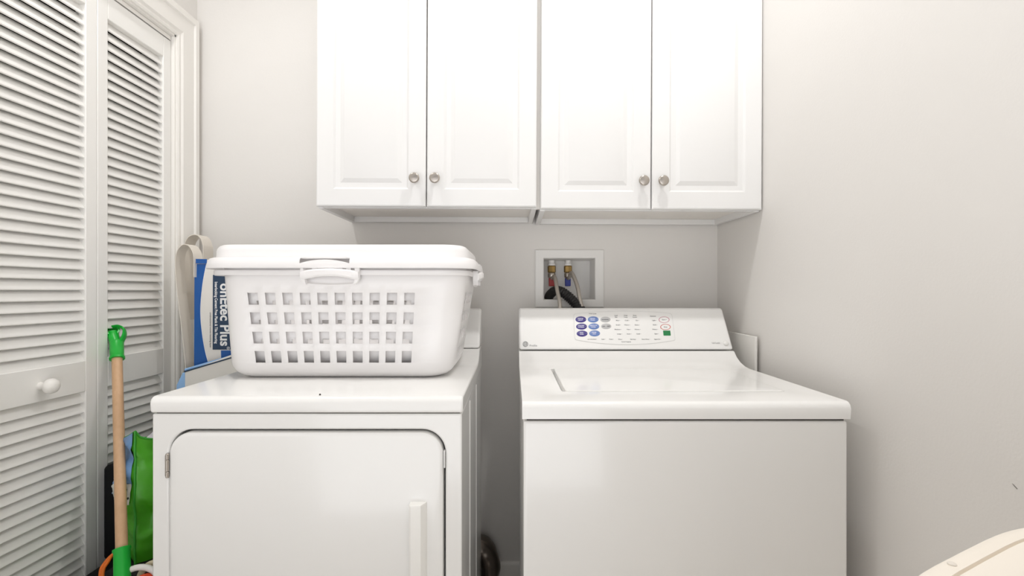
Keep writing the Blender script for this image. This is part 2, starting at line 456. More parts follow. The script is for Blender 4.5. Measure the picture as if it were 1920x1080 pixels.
# local frame of the sloping console face: image pixel -> point on the face
nrm = Vector((0, -ch, cback)).normalized(); up = Vector((0, cback, ch)).normalized()
def face(px, py, off=0.0):
    dirv = Vector(((px-CX)/F, 1, -(py-CY)/F)); o = Vector((0, 0, EYE)); p0 = Vector((0, ccy-0.0, zc0))
    t = (p0-o).dot(nrm)/dirv.dot(nrm)
    return o + dirv*t + nrm*off
def face_mtx(px, py, off):
    p = face(px, py, off); x = Vector((1, 0, 0))
    m = Matrix((( x.x, up.x, nrm.x, p.x), (x.y, up.y, nrm.y, p.y), (x.z, up.z, nrm.z, p.z), (0, 0, 0, 1)))
    return m
def face_poly(pxs, off0, off1):
    bm = bmesh.new(); loft(bm, [[face(x, y, off0) for x, y in pxs], [face(x, y, off1) for x, y in pxs]]); return bm
def arc(xa, ya, xb, yb, bulge, n=14):
    return [(xa+(xb-xa)*t, ya+(yb-ya)*t + bulge*4*t*(1-t)) for t in [i/n for i in range(n+1)]]
outline = arc(1079, 589, 1255, 588, -4.5) + [(1258.5, 590)] + arc(1259.5, 593, 1265, 635, 0, 3) + [(1264.5, 637.5)] + arc(1261, 638.5, 1081, 637, 8) + [(1078.5, 634)] + arc(1078.5, 633, 1076.5, 591, 0, 3)
big = [(1170+(x-1170)*1.011, 614+(y-614)*1.03) for x, y in outline]
obj('panel_border', face_poly(big, 0.0002, 0.0006), M['panel_edge'], W, smooth=0)
cp = obj('control_panel', face_poly(outline, 0.0003, 0.0009), M['panel'], W, smooth=0)
def ell(px, py, rx, ry, off0, off1, m, name, ring=0.0):
    bm = bmesh.new(); N = 32
    P = lambda k, f, o: face(px+rx*f*math.cos(2*PI*k/N), py+ry*f*math.sin(2*PI*k/N), o)
    if ring:
        a = [[P(k, f, o) for k in range(N)] for f, o in ((1, off0), (1, off1), (ring, off1), (ring, off0))]
        vr = loft(bm, a, cap0=False, cap1=False)
    else:
        loft(bm, [[P(k, 1, off0) for k in range(N)], [P(k, 1, off1*0.8) for k in range(N)], [P(k, 0.93, off1) for k in range(N)]])
    return obj(name, bm, m, cp, smooth=40)
buttons = [(1089, 599.3, 'purple', ('WHITES', 'HEAVY')), (1090.3, 612.6, 'purple', ('COLORS', 'NORMAL')), (1091.3, 625.8, 'purple', ('EASY', 'CARE')),
           (1112.0, 599.3, 'blue_btn', ('QUICK', 'WASH')), (1113.3, 612.4, 'blue_btn', ('DELICATE', 'HAND')), (1114.8, 625.4, 'blue_btn', ('RINSE', 'SPIN'))]
for (x, y, c, tx) in buttons:
    b = ell(x, y, 10.2, 5.7, 0.0008, 0.0016, M[c], 'cycle_button')
    bm = bmesh.new()
    for i, s in enumerate(tx): text_bm(bm, s, 0.0052, face_mtx(x-0.8, y-1.5+3.0*i, 0.0018), bold=0.00012)
    ell_dot = face_mtx(x+8.2, y, 0.0018); text_bm(bm, '•', 0.006, ell_dot)
    bm.transform(Matrix.Translation(-wpos(W))); me = bpy.data.meshes.new('lettering'); bm.to_mesh(me); bm.free(); me.materials.append(M['white_ink'])
    t = bpy.data.objects.new('lettering', me); COL.objects.link(t); t.parent = cp
def lettering(rows, m, name='lettering', parent=None):
    bm = bmesh.new()
    for (s, px, py, size, al) in rows: text_bm(bm, s, size, face_mtx(px, py, 0.0011), align=al, bold=0.00006)
    return obj(name, bm, m, parent or cp, smooth=0)
for (x, y, tx) in ((1135, 599.5, ('NORMAL',)), (1136.5, 612, ('ON', 'OFF'))):
    ell(x, y, 9.6, 5.3, 0.0008, 0.0014, M['grey_btn'], 'cycle_button')
    bm = bmesh.new()
    for i, s in enumerate(tx):
        text_bm(bm, s, 0.0058, face_mtx(x-0.3 + (i-0.5*(len(tx)-1))*9, y+0.3, 0.0016), bold=0.00025)
    obj('lettering', bm, M['ink'], cp, smooth=0)
ell(1245, 599.8, 10.2, 5.9, 0.0008, 0.0013, M['pink_ring'], 'start_button', 0.86)
ell(1247.6, 613.4, 9.8, 5.5, 0.0008, 0.0013, M['red_ring'], 'stop_button', 0.86)
obj('indicator_window', face_poly([(1243, 620.2), (1256.5, 620.2), (1257.5, 629.5), (1244, 629.5)], 0.0008, 0.0015), M['green_btn'], cp, smooth=0)
rows = [('Wash Cycles', 1111, 588.6, 0.0048, 'CENTER'), ('Start •', 1245.5, 599.8, 0.0062, 'CENTER'), ('Stop', 1247.8, 613.4, 0.0062, 'CENTER'),
        ('Options', 1224, 593.2, 0.0058, 'CENTER')]
for (x, h1, h2) in ((1155, 'Load', 'Size'), (1173, 'Wash', 'Temp'), (1190, 'Rinse', 'Option')):
    rows += [(h1, x, 591.8, 0.0052, 'CENTER'), (h2, x, 595.0, 0.0052, 'CENTER')]
for j, (x0_, items) in enumerate(((1162.5, ('Mini •', 'Small •', 'Medium •', 'Large •')), (1180, ('Cold •', 'Warm •', 'Hot •', 'Auto •')), (1198, ('On •', 'Extra •', 'Warm •', 'Cold •')))):
    for i, s in enumerate(items): rows.append((s, x0_+i*1.3, 601.2+i*8.4, 0.0058, 'RIGHT'))
for i, s in enumerate(('Light •', 'Soak •', 'Heavy •', 'Spin •')): rows.append((s, 1231+i*1.3, 601.0+i*8.4, 0.0058, 'RIGHT'))
for (x, s) in ((1119, 'Lid Unlocked •'), (1135, 'Soak •'), (1150.5, 'Wash •'), (1167.5, 'Rinse •'), (1193, 'Spinning •'), (1218.5, 'Extra Rinse •'), (1239.5, 'Signal On •')):
    rows.append((s, x, 636.4, 0.0050, 'RIGHT'))
rows.append(('Cycle Progress', 1174, 641.2, 0.0050, 'CENTER'))
for part_rows in (rows[0:1], rows[1:2], rows[2:3], rows[3:4], rows[4:6], rows[6:8], rows[8:10], rows[10:14], rows[14:18], rows[18:22], rows[22:26], rows[26:]): lettering(part_rows, M['ink'])
lettering([('Lid Lock', 1342, 643.2, 0.0075, 'CENTER')], M['ink_light'], parent=W)
# round badge with monogram, and small script next to it
bm = bmesh.new(); N = 32
for (r0, r1) in ((5.2, 4.2), (3.7, 3.2)):
    q = [[face(985.3+r*math.cos(2*PI*k/N), 645.3+r*math.sin(2*PI*k/N), o) for k in range(N)] for r, o in ((r0, 0.0003), (r0, 0.0012), (r1, 0.0012), (r1, 0.0003))]
    loft(bm, q, cap0=False, cap1=False)
text_bm(bm, 'GE', 0.0085, face_mtx(985.3, 645.5, 0.0010), bold=0.0002)
obj('badge', bm, M['ink_light'], W, smooth=40)
lettering([('Profile', 1000, 648.3, 0.0095, 'CENTER')], M['ink_light'], parent=W)
bm = bmesh.new(); p = face(1360.5, 644, 0.0)
lathe(bm, [(0.0085, 0), (0.0085, 0.003), (0.007, 0.005), (0.004, 0.0062), (0, 0.0066)], p, nrm, n=20)
obj('indicator_lens', bm, M['handle'], W, smooth=60)

# ---- dryer
dx0, dx1, dy = -0.796, -0.110, 1.075
DBK = 1.735
D_ = empty('clothes_dryer', ((dx0+dx1)/2, 1.4, 0), 'white front-loading clothes dryer beneath the laundry baskets', 'dryer')
body = obj('cabinet_body', B(dx0+0.002, dx1-0.003, dy+0.004, DBK, 0.03, 0.8755), M['enamel'], D_, bevel=0.004, bseg=3)
obj('gap_shade_strip', B(dx0+0.008, dx1-0.008, dy+0.010, DBK-0.01, 0.874, 0.880), M['dark'], D_, smooth=0)  # seam shade under the dryer top, put in as a dark strip
for (x, y) in ((dx0+0.05, dy+0.06), (dx1-0.05, dy+0.06), (dx0+0.05, 1.66), (dx1-0.05, 1.66)):
    b2 = bmesh.new(); lathe(b2, [(0.02, 0), (0.022, 0.008), (0.012, 0.012), (0.012, 0.032)], (x, y, 0), n=12)
    obj('foot', b2, M['black_rubber'], D_)
machine_top(dx0, dx1, dy, DBK, 0.914, 1.618, D_)
console(dx0, dx1, 1.618, 0.957, 0.128, 0.084, DBK, D_)
ix0, ix1, iz0, iz1 = -0.757, -0.1485, 0.30, 0.841
bm = bmesh.new(); prism(bm, rrect((ix1-ix0)/2, (iz1-iz0)/2, 0.052, 10, (ix0+ix1)/2, (iz0+iz1)/2), 'y', dy-0.05, dy+0.060)
cut(body, bm)
bm = bmesh.new()
da, db, dc, de = ix0+0.0022, ix1-0.0052, iz0+0.003, iz1-0.0058
def dr(i, y): return [(x, y, z) for x, z in rrect((db-da)/2-i, (de-dc)/2-i, 0.048-i, 10, (da+db)/2, (dc+de)/2)]
loft(bm, [dr(0, dy+0.022), dr(0, dy+0.006), dr(0.0012, dy+0.003), dr(0.004, dy+0.0008), dr(0.009, dy)])
dd = obj('door', bm, M['enamel'], D_, smooth=30)
bm = bmesh.new()
hx = [(-0.2286, 0), (-0.2286, 0.002)]
# pull: moulded bar standing off the door with rounded front
zt_ = 0.684; pts = []
def hb(w, y, z): return [(-0.1900-0.0205*w + (0.041*w)*t, y + 0.006*(2*t-1)**2, z) for t in [i/8 for i in range(9)]]
sec = [(-0.2255, dy+0.002), (-0.2250, dy-0.014), (-0.2235, dy-0.020), (-0.220, dy-0.0225), (-0.205, dy-0.0225), (-0.1985, dy-0.021), (-0.1955, dy-0.016), (-0.1900, dy-0.006), (-0.1880, dy+0.002)]
def hs(f, z): return [(-0.2075+(x+0.2075)*f, dy+(y-dy)*f2, z) for (x, y) in sec for f2 in (f,)]
loft(bm, [hs(1, 0.445), hs(1, zt_-0.004), hs(0.985, zt_-0.0015), hs(0.95, zt_)])
obj('pull_handle', bm, M['handle'], dd, smooth=35)
bm = bmesh.new()
lx = -0.758
for (z0, z1) in ((0.736, 0.749), (0.750, 0.775), (0.776, 0.789)):
    lathe(bm, [(0.003, z0), (0.0036, z0+0.0008), (0.0036, z1-0.0008), (0.003, z1)], (lx, dy+0.001, 0), n=10)
box(bm, lx-0.0045, lx-0.001, dy-0.0004, dy+0.005, 0.740, 0.785)
obj('hinge', bm, M['nickel'], D_)
bm = bmesh.new()
box(bm, ix1-0.0042, ix1-0.0005, dy+0.001, dy+0.012, 0.757, 0.795)
obj('latch_plate', bm, M['panel_edge'], D_, bevel=0.001)
# pressed ribs down the dryer's side
bm = bmesh.new()
for y in (1.28, 1.50): tube(bm, [(dx1-0.0036, y, 0.05), (dx1-0.0036, y, 0.86)], 0.0024, 10)
obj('side_ribs', bm, M['enamel'], D_)

# ------------------------------------------------------------------ water outlet box, hoses
X = empty('outlet_box', (0.21, WB, 1.08), 'white recessed water outlet box in the back wall above the washer', 'outlet box')
bm = bmesh.new()
fo = (0.0815, 0.3385, 1.084, 1.300); fi = (0.114, 0.3045, 1.114, 1.267)
def fr(r, y, i=0): return [(r[0]+i, y, r[2]+i), (r[1]-i, y, r[2]+i), (r[1]-i, y, r[3]-i), (r[0]+i, y, r[3]-i)]
loft(bm, [fr(fo, WB-0.0005), fr(fo, WB-0.004), fr(fo, WB-0.0065, 0.003), fr(fi, WB-0.0065, -0.003), fr(fi, WB-0.004), fr(fi, WB+0.10, 0.003)], cap0=False, cap1=True)
obj('recessed_frame', bm, M['duct_inner'], X, smooth=20)
def valve(px, m):
    c = at(px, 495, 1.885); x, y, z = c.x, c.y, c.z
    v = bmesh.new()
    lathe(v, [(0.011, 1.264), (0.011, 1.252), (0.0145, 1.250), (0.0145, 1.243)][::-1], (x, y, 0), n=20)
    vo = obj('valve', v, M['duct_inner'], X)
    v = bmesh.new()
    lathe(v, [(0.0135, 1.216), (0.0158, 1.219), (0.0158, 1.240), (0.013, 1.243)], (x, y, 0), n=8)
    obj('brass_nut', v, M['brass'], vo, smooth=30)
    v = bmesh.new()
    lathe(v, [(0.0125, 1.196), (0.0145, 1.200), (0.0145, 1.212), (0.012, 1.2165)], (x, y, 0), n=20)
    obj('collar', v, M['nickel'], vo)
    v = bmesh.new(); box(v, x-0.011, x+0.011, y+0.002, y+0.012, 1.164, 1.196)
    obj('lever', v, m, vo, bevel=0.003)
    return x, y
v1 = valve(1034.5, M['red']); v2 = valve(1065, M['blue'])
def hose(x, y, pts, label):
    bm = bmesh.new(); path = smooth_path([(x, y, 1.203), (x+0.001, y-0.006, 1.195)] + pts, 10)
    tube(bm, path, 0.0075, 12)
    return tag(obj('water_hose', bm, M['steel'], smooth=60), label, 'hose', 'braided hoses in the outlet box')
def q(px, py, d): return tuple(at(px, py, d))
hose(*v1, [q(1040, 520, 1.85), q(1045, 545, 1.80), q(1050, 575, 1.765), (0.160, 1.755, 1.00), (0.15, 1.752, 0.9)], 'left braided steel water hose below the red valve lever')
hose(*v2, [q(1072, 512, 1.855), q(1082, 535, 1.815), q(1087, 560, 1.785), q(1092, 585, 1.77), (0.25, 1.765, 0.98), (0.25, 1.765, 0.9)], 'right braided steel water hose below the blue valve lever')
bm = bmesh.new()
path = smooth_path([(0.136, 1.872, 1.118), q(1031, 553, 1.86), q(1041, 545, 1.835), q(1053, 547, 1.815), q(1068, 558, 1.80), q(1082, 573, 1.785), (0.262, 1.765, 1.05), (0.285, 1.75, 0.98)], 14)
def rr(t): return 0.0175 + (0.0016*math.sin(t*2*PI*30) if t > 0.42 else 0.0)
tube(bm, smooth_path(path, 2), rr, 18)
tag(obj('drain_hose', bm, M['black_rubber'], smooth=60), 'black corrugated drain hose arching out of the outlet box', 'hose')

# vent duct low between the machines
bm = bmesh.new()
path = smooth_path([(-0.22, 1.785, 0.20), (-0.15, 1.787, 0.222), (-0.105, 1.787, 0.205), (-0.085, 1.786, 0.15), (-0.095, 1.785, 0.08), (-0.12, 1.785, 0.02)], 14)
tube(bm, path, lambda t: (0.040 + 0.006*math.sin(t*PI))*(1+0.012*math.sin(t*60)), 26, flat=0.85)
for v in bm.verts:
    n_ = noise.noise(v.co*22.0)
    v.co.x += 0.005*n_; v.co.z += 0.005*noise.noise(v.co*17.0+Vector((3, 1, 2)))
    v.co.y = min(v.co.y, WB-0.017)
tag(obj('vent_duct', bm, M['foil'], smooth=60), 'crumpled dark grey foil vent duct low beside the dryer', 'duct')

# white board leaning behind the washer against the right wall
bm = bmesh.new()
pts = [(0.7435, 1.508), (0.7515, 1.508), (0.7590, 1.80), (0.7510, 1.80)]
prism(bm, pts, 'z', 0.142, 1.005)
for v in bm.verts:
    if v.co.z < 0.5: v.co.x -= 0.006; v.co.z = 0.0
tag(obj('panel_board', bm, M['board'], bevel=0.0012), 'thin white board standing between washer and right wall', 'board')

# ------------------------------------------------------------------ laundry baskets (one nested in the other)
def basket(dz, upper, label):
    cx, cy = -0.455, 1.452; z0 = 0.9145+dz; H = 0.292; inset = 0.012 if upper else 0.0
    R = empty('laundry_basket', (cx, cy, z0), label, 'laundry basket', 'white laundry baskets nested on the dryer')
    # perimeter break points
    per = []                                             # (kind, fraction) starting front-left going right
    cols = 10; xl, xr = -0.690, -0.2485
    pitch = (xr-xl-0.0275)/(cols-1); fx = []
    for i in range(cols): fx += [xl+i*pitch, xl+i*pitch+0.0275]
    ex = []; ecols = 5; ep = 0.046; es = cy-0.5*(ecols-1)*ep-0.0135
    for i in range(ecols): ex += [es+i*ep, es+i*ep+0.027]
    rows = []
    for zr in (0.974, 1.0245, 1.075, 1.1255): rows += [zr-0.0155, zr+0.0155]
    base = 0.9145
    zs = [(0.0, 0.048), (0.0015, 0.033), (0.007, 0.019), (0.017, 0.008), (0.030, 0.002), (0.042, 0)] + [(r-base, 0) for r in rows] + [(0.25, 0), (H, 0)]
    hx1, hy1, hx0, hy0, cr = 0.3235, 0.195, 0.298, 0.156, 0.062
    def halves(h):
        t = h/H; return hx0+(hx1-hx0)*t, hy0+(hy1-hy0)*t, cr
    seg = 9
    def ring(h, ins):
        a, b, r = halves(h); a -= ins+inset; b -= ins+inset; r = max(r-ins*0.5, 0.02); s = (a-r)/(0.3235-cr); s2 = (b-r)/(0.195-cr)
        out = []
        def side(vals, f):
            for v in vals: out.append(f(v))
        mid = cx + 0.0115 - 0.0175*(1-h/H); cyy = 1.452 - 0.012*(1-h/H)
        out.append((mid-(a-r), cyy-b)); 
        for v in fx: out.append((mid+(v-mid)*s, cyy-b))
        out.append((mid+(a-r), cyy-b))
        for k in range(1, seg): t = -PI/2+PI/2*k/seg; out.append((mid+(a-r)+r*math.cos(t), cyy-(b-r)+r*math.sin(t)))
        out.append((mid+a, cyy-(b-r)))
        for v in ex: out.append((mid+a, cyy+(v-cy)*s2))
        out.append((mid+a, cyy+(b-r)))
        for k in range(1, seg): t = PI/2*k/seg; out.append((mid+(a-r)+r*math.cos(t), cyy+(b-r)+r*math.sin(t)))
        out.append((mid+(a-r), cyy+b))
        for v in fx[::-1]: out.append((mid+(v-mid)*s, cyy+b))
        out.append((mid-(a-r), cyy+b))
        for k in range(1, seg): t = PI/2+PI/2*k/seg; out.append((mid-(a-r)+r*math.cos(t), cyy+(b-r)+r*math.sin(t)))
        out.append((mid-a, cyy+(b-r)))
        for v in ex[::-1]: out.append((mid-a, cyy+(v-cy)*s2))
        out.append((mid-a, cyy-(b-r)))
        for k in range(1, seg): t = PI+PI/2*k/seg; out.append((mid-(a-r)+r*math.cos(t), cyy-(b-r)+r*math.sin(t)))
        return [(x, y, z0+h) for x, y in out]
    nf = len(fx); ne = len(ex)
    hole = set(); i0 = 0
    for blk in (nf, ne, nf, ne):
        st = i0+1
        for k in range(0, blk, 2): hole.add(st+k)
        i0 += blk+2+seg-1
    bm = bmesh.new()
    vr = [[bm.verts.new(p) for p in ring(h, i)] for h, i in zs]
    n = len(vr[0]); hole_rows = {6, 8, 10, 12}
    for j, (a, b) in enumerate(zip(vr, vr[1:])):
        for i in range(n):
            if j in hole_rows and i in hole: continue
            bm.faces.new((a[i], a[(i+1) % n], b[(i+1) % n], b[i]))
    bm.faces.new(vr[0][::-1])
    o = obj('body', bm, M['plastic'], R, smooth=40)
    s_ = o.modifiers.new('thick', 'SOLIDIFY'); s_.thickness = 0.0026; s_.offset = -1
    # rim
    zr = z0+H
    def rr2(a, b, r, z): return [(x, y, z) for x, y in rrect(a, b, r, 12, cx, cy)]
    bm = bmesh.new()
    if upper:
        zb_ = 1.2035
        pz = [(0.3575, 0), (0.3585, 0.003), (0.3570, 0.012), (0.3550, 0.021), (0.3500, 0.0265), (0.3440, 0.0285), (0.3370, 0.0290), (0.3350, 0.033), (0.3345, 0.046), (0.3325, 0.053), (0.3270, 0.0595), (0.3200, 0.0625), (0.3120, 0.062),
              (0.3120, 0.059), (0.3190, 0.0595), (0.3250, 0.0570), (0.3300, 0.0515), (0.3315, 0.046), (0.3320, 0.032), (0.3330, 0.0265), (0.3430, 0.0255), (0.3480, 0.0235), (0.3520, 0.0200), (0.3540, 0.012), (0.3553, 0.003), (0.3552, 0)]
        ring_loft(bm, [rr2(a, a-0.14, 0.068+(a-0.335), zb_+z) for a, z in pz])
    else:
        prof = [(0.333, 0.193, 1.190), (0.338, 0.198, 1.186), (0.341, 0.201, 1.190), (0.340, 0.200, 1.199), (0.335, 0.195, 1.2005), (0.318, 0.190, 1.198)]
        loft(bm, [rr2(a, b, 0.066+(a-0.335), z) for a, b, z in prof], cap0=False, cap1=False)
    rim = obj('rim', bm, M['plastic'], R, smooth=50)
    if upper:
        # hand slots moulded into the rim: front and right end
        sl = bmesh.new()
        def slot(bmx, f):
            top = [(-0.063+0.126*t, 0.0045+0.0075*4*t*(1-t)) for t in [i/12 for i in range(13)]]
            bot = [(0.063-0.126*t, -0.0090+0.0095*4*t*(1-t)) for t in [i/12 for i in range(13)]]
            pts = top+bot
            loft(bmx, [[f(x, z, -0.03) for x, z in pts], [f(x, z, 0.013) for x, z in pts]])
        zz = 1.2245
        slot(sl, lambda x, z, d: (-0.4755+x, 1.2335+d, zz+z))
        slot(sl, lambda x, z, d: (-0.455+0.359-d, cy+0.02+x, zz+z))
        cut(rim, sl)
    else:
        # arched hand grip sticking out under the upper rim
        for (face_) in ('front', 'right'):
            bm = bmesh.new()
            def f(x, d, z):
                return (-0.4635+x, cy-0.1995-d, z) if face_ == 'front' else (cx+0.3395+d, cy+0.02+x*0.8, z)
            N = 16
            prof = []
            for i in range(N+1):
                t = i/N; x = -0.073+0.146*t; e = 4*t*(1-t); bul = 0.014+0.010*e
                zt2 = 1.196+0.006*e; zbt = 1.172+0.0115*e if 0.06 < t < 0.94 else 1.176
                prof.append([f(x, 0, zt2), f(x, bul, zt2), f(x, bul+0.0035, zt2-0.004), f(x, bul+0.0035, zbt+0.004), f(x, bul, zbt), f(x, 0, zbt)])
            loft(bm, prof)
            # lower lip and end cheeks
            prof = []
            for i in range(N+1):
                t = i/N; x = -0.064+0.128*t; e = 4*t*(1-t)
                prof.append([f(x, 0, 1.1655-0.004*e), f(x, 0.005, 1.1655-0.004*e), f(x, 0.005, 1.162-0.004*e), f(x, 0, 1.162-0.004*e)])
            loft(bm, prof)
            for sx in (-1, 1):
                pts = [(sx*0.074, 1.203), (sx*0.074, 1.176), (sx*0.068, 1.166), (sx*0.060, 1.162), (sx*0.063, 1.176), (sx*0.066, 1.203)]
                loft(bm, [[f(x, 0, z) for x, z in pts], [f(x, 0.014, z) for x, z in pts]])
            for k in range(6):
                x = -0.044+k*0.0215
                v = [f(x+a, d, z) for z in (1.196, 1.2035) for a, d in ((0, 0.004), (0.012, 0.004), (0.012, 0.0145), (0, 0.0145))]
                vs = [bm.verts.new(p) for p in v]
                for q4 in ((3, 2, 1, 0), (4, 5, 6, 7), (0, 1, 5, 4), (1, 2, 6, 5), (2, 3, 7, 6), (3, 0, 4, 7)): bm.faces.new([vs[i] for i in q4])
            obj('hand_grip', bm, M['plastic'], R, smooth=40)
    return R

basket(0.0, False, 'lower white laundry basket, its hand grip showing beneath the upper rim')
basket(0.030, True, 'upper white laundry basket nested inside the other, with thick stepped rim')

# ------------------------------------------------------------------ left of the dryer
# black storage bin on the floor
bm = bmesh.new()
def rz(x0, x1, y0, y1, r, z): return [(x, y, z) for x, y in rrect((x1-x0)/2, (y1-y0)/2, r, 5, (x0+x1)/2, (y0+y1)/2)]
loft(bm, [rz(-1.14, -0.84, 0.99, 1.54, 0.03, 0), rz(-1.15, -0.825, 0.97, 1.56, 0.03, 0.335)])
BN = empty('storage_bin', (-0.985, 1.26, 0), 'low black storage bin on the floor between closet door and dryer', 'storage bin')
obj('bin_body', bm, M['black'], BN)
bm = bmesh.new()
loft(bm, [rz(-1.165, -0.812, 0.958, 1.572, 0.035, 0.335), rz(-1.165, -0.812, 0.958, 1.572, 0.035, 0.365), rz(-1.160, -0.817, 0.963, 1.567, 0.03, 0.372), rz(-1.14, -0.837, 0.985, 1.545, 0.03, 0.374)])
obj('bin_lid', bm, M['black'], BN)
# slim black case upright against the door
bm = bmesh.new()
prism(bm, rrect(0.125, 0.1345, 0.012, 5, 1.525, 0.5105), 'x', -1.171, -1.092)
CS = empty('carrying_case', (-1.13, 1.52, 0.376), 'slim black case standing upright against the louvered door', 'case')
obj('case_shell', bm, M['black'], CS, bevel=0.008)
bm = bmesh.new(); prism(bm, rrect(0.128, 0.1375, 0.013, 5, 1.525, 0.5125), 'x', -1.135, -1.128)
obj('case_seam', bm, M['black_rubber'], CS, bevel=0.002)
# folded black cloth
bm = bmesh.new()
for k in range(3):
    i = 0.004*k
    prism(bm, rrect(0.10-i, 0.155-i, 0.02, 4, -0.965+0.003*k, 1.385), 'z', 0.3745+0.0165*k, 0.3905+0.0165*k)
tag(obj('folded_cloth', bm, M['blackcloth'], bevel=0.006), 'folded black cloth beneath the green shopping bag', 'cloth')

# green shopping bag
phi = math.radians(33); bu = Vector((-math.cos(phi), math.sin(phi), 0)); bv = Vector((math.sin(phi), math.cos(phi), 0)); bv = Vector((0.62, 0.785, 0)).normalized()
A = Vector((-0.995, 1.292, 0)); Lb, Lg = 0.115, 0.205; zb0, zb1 = 0.4255, 0.776
G = empty('shopping_bag', (-0.97, 1.40, zb0), 'lime green shopping bag with blue print, full, beside the dryer', 'bag')
def bagpt(side, u, h):
    z = zb0 + (zb1-zb0)*h
    fl = 1.0
    corner = {0: A, 1: A+bv*Lg, 2: A+bv*Lg+bu*Lb, 3: A+bu*Lb}
    a = corner[side]; b = corner[(side+1) % 4]
    p = a.lerp(b, u)
    c = (corner[0]+corner[2])/2
    out = Vector((p.x-c.x, p.y-c.y, 0))
    belly = 0.012*math.sin(PI*u)*math.sin(PI*h)
    p = p + out.normalized()*belly
    w1 = noise.noise(Vector((p.x*14, p.y*14, z*18)))*0.016 + noise.noise(Vector((p.x*30+5, p.y*30, z*42)))*0.006
    q3 = Vector((p.x*11+p.y*7, p.y*9, z*13+p.x*9)); w1 += (0.5-2*abs(noise.noise(q3*1.5)))*0.016
    pin = math.sin(PI*u)
    p = p + out.normalized()*w1*(0.2+0.8*math.sqrt(max(pin, 0)))*(0.35+0.65*min(1, (1-h)*6))
    # sagging upper rim
    sag = {0: max(u, 0.0)**0.35, 1: 1.0, 2: 1.0, 3: 1-u}[side]
    z += -0.050*sag*h**3
    return Vector((p.x, p.y, z))
bm = bmesh.new(); NU, NH = 22, 44; rings = []
for j in range(NH+1):
    h = j/NH; r = []
    for s in range(4):
        for i in range(NU): r.append(bagpt(s, i/NU, h))
    rings.append(r)
vr = loft(bm, rings, cap1=False)
bg = obj('bag_body', bm, M['greenbag'], G, smooth=60)
sm = bg.modifiers.new('thick', 'SOLIDIFY'); sm.thickness = 0.0015; sm.offset = -1
# print on the blue face (side 3 runs from far-left corner to A)
def print_patch(u0, u1, h0, h1, off):
    bm = bmesh.new(); nu, nh = 12, 20
    c = A+bv*Lg/2+bu*Lb/2; vs = []
    for j in range(nh+1):
        row = []
        for i in range(nu+1):
            p = bagpt(3, u0+(u1-u0)*i/nu, h0+(h1-h0)*j/nh); p = p - bv*off
            row.append(bm.verts.new(p))
        vs.append(row)
    for j in range(nh):
        for i in range(nu): bm.faces.new((vs[j][i], vs[j][i+1], vs[j+1][i+1], vs[j+1][i]))
    return bm
pr = obj('printed_panel', print_patch(0.0, 0.95, 0.50, 0.995, 0.0045), M['bagblue'], G, smooth=60)
bm = print_patch(0.3, 0.97, 0.46, 0.61, 0.0065)
tb = bmesh.new(); text_bm(tb, 'IS.', 0.038, Matrix.Identity(4), bold=0.0007, sx=1.05, extrude=0.0003)
for v in tb.verts:
    p = bagpt(3, min(0.99, 0.82+v.co.x/Lb), 0.535+v.co.y/(zb1-zb0)) - bv*(0.0085+v.co.z); v.co = p
tm = bpy.data.meshes.new('t'); tb.to_mesh(tm); tb.free(); k0 = len(bm.faces); bm.from_mesh(tm); bpy.data.meshes.remove(tm); bm.faces.ensure_lookup_table()
for f_ in bm.faces[k0:]: f_.material_index = 1
obj('white_patch', bm, [M['bagwhite'], M['bagink']], pr, smooth=60)
bm = bmesh.new(); tube(bm, [bagpt(0, 0, j/24)+Vector((0, -0.001, 0)) for j in range(25)], 0.0028, 8)
obj('seam_piping', bm, M['greentrim'], G)
bm = bmesh.new(); tube(bm, [bagpt(s, i/NU, 1.0) for s in range(4) for i in range(NU)]+[bagpt(0, 0, 1.0)], 0.0022, 8)
obj('rim_binding', bm, M['greentrim'], G)
bm = bmesh.new()
p1 = bagpt(2, 0.22, 0.95); p2 = bagpt(2, 0.50, 0.95); top_ = (p1+p2)/2+Vector((0.0, 0, 0.050))
def ribbon(bm, pts, wd, th=0.0015):
    rings = []
    pts = [Vector(p) for p in pts]
    for i, p in enumerate(pts):
        t = (pts[min(i+1, len(pts)-1)]-pts[max(i-1, 0)]).normalized(); w_ = Vector(wd); nn = t.cross(w_).normalized()
        rings.append([p-w_/2-nn*th/2, p+w_/2-nn*th/2, p+w_/2+nn*th/2, p-w_/2+nn*th/2])
    loft(bm, rings)
ribbon(bm, smooth_path([p1, p1+Vector((0.002, 0, 0.034)), top_, p2+Vector((-0.002, 0, 0.034)), p2], 8), bv*0.022)
obj('handle_strap', bm, M['greenbag'], G)
# crumpled white things inside the bag
bm = bmesh.new(); bmesh.ops.create_icosphere(bm, subdivisions=4, radius=1)
cc = A+bv*Lg/2+bu*Lb/2
for v in bm.verts:
    n_ = noise.noise(v.co*3.1)*0.25
    v.co = Vector((0, 0, 0)) + bv*(v.co.x*0.080*(1+n_)) + bu*(v.co.y*0.034*(1+n_)) + Vector((0, 0, v.co.z*0.05*(1+n_)))
    v.co += Vector((cc.x+0.01, cc.y+0.01, 0.712))
obj('contents', bm, M['white_paper'], G, smooth=60)

# broom-like tool with a green hook, leaning on the door
pt = Vector(at(219.5, 672, 1.42)); pb = Vector(at(228.3, 1031, 1.20)); ax = (pt-pb).normalized()
T = empty('broom', (pb.x, pb.y, 0.376), 'wooden broom pole with green plastic ends leaning on the closet door', 'broom')
bm = bmesh.new(); lathe(bm, [(0.0125, -0.03), (0.0127, 0), (0.0127, (pt-pb).length+0.01)], pb, ax, n=24)
obj('pole', bm, M['wood'], T, smooth=60)
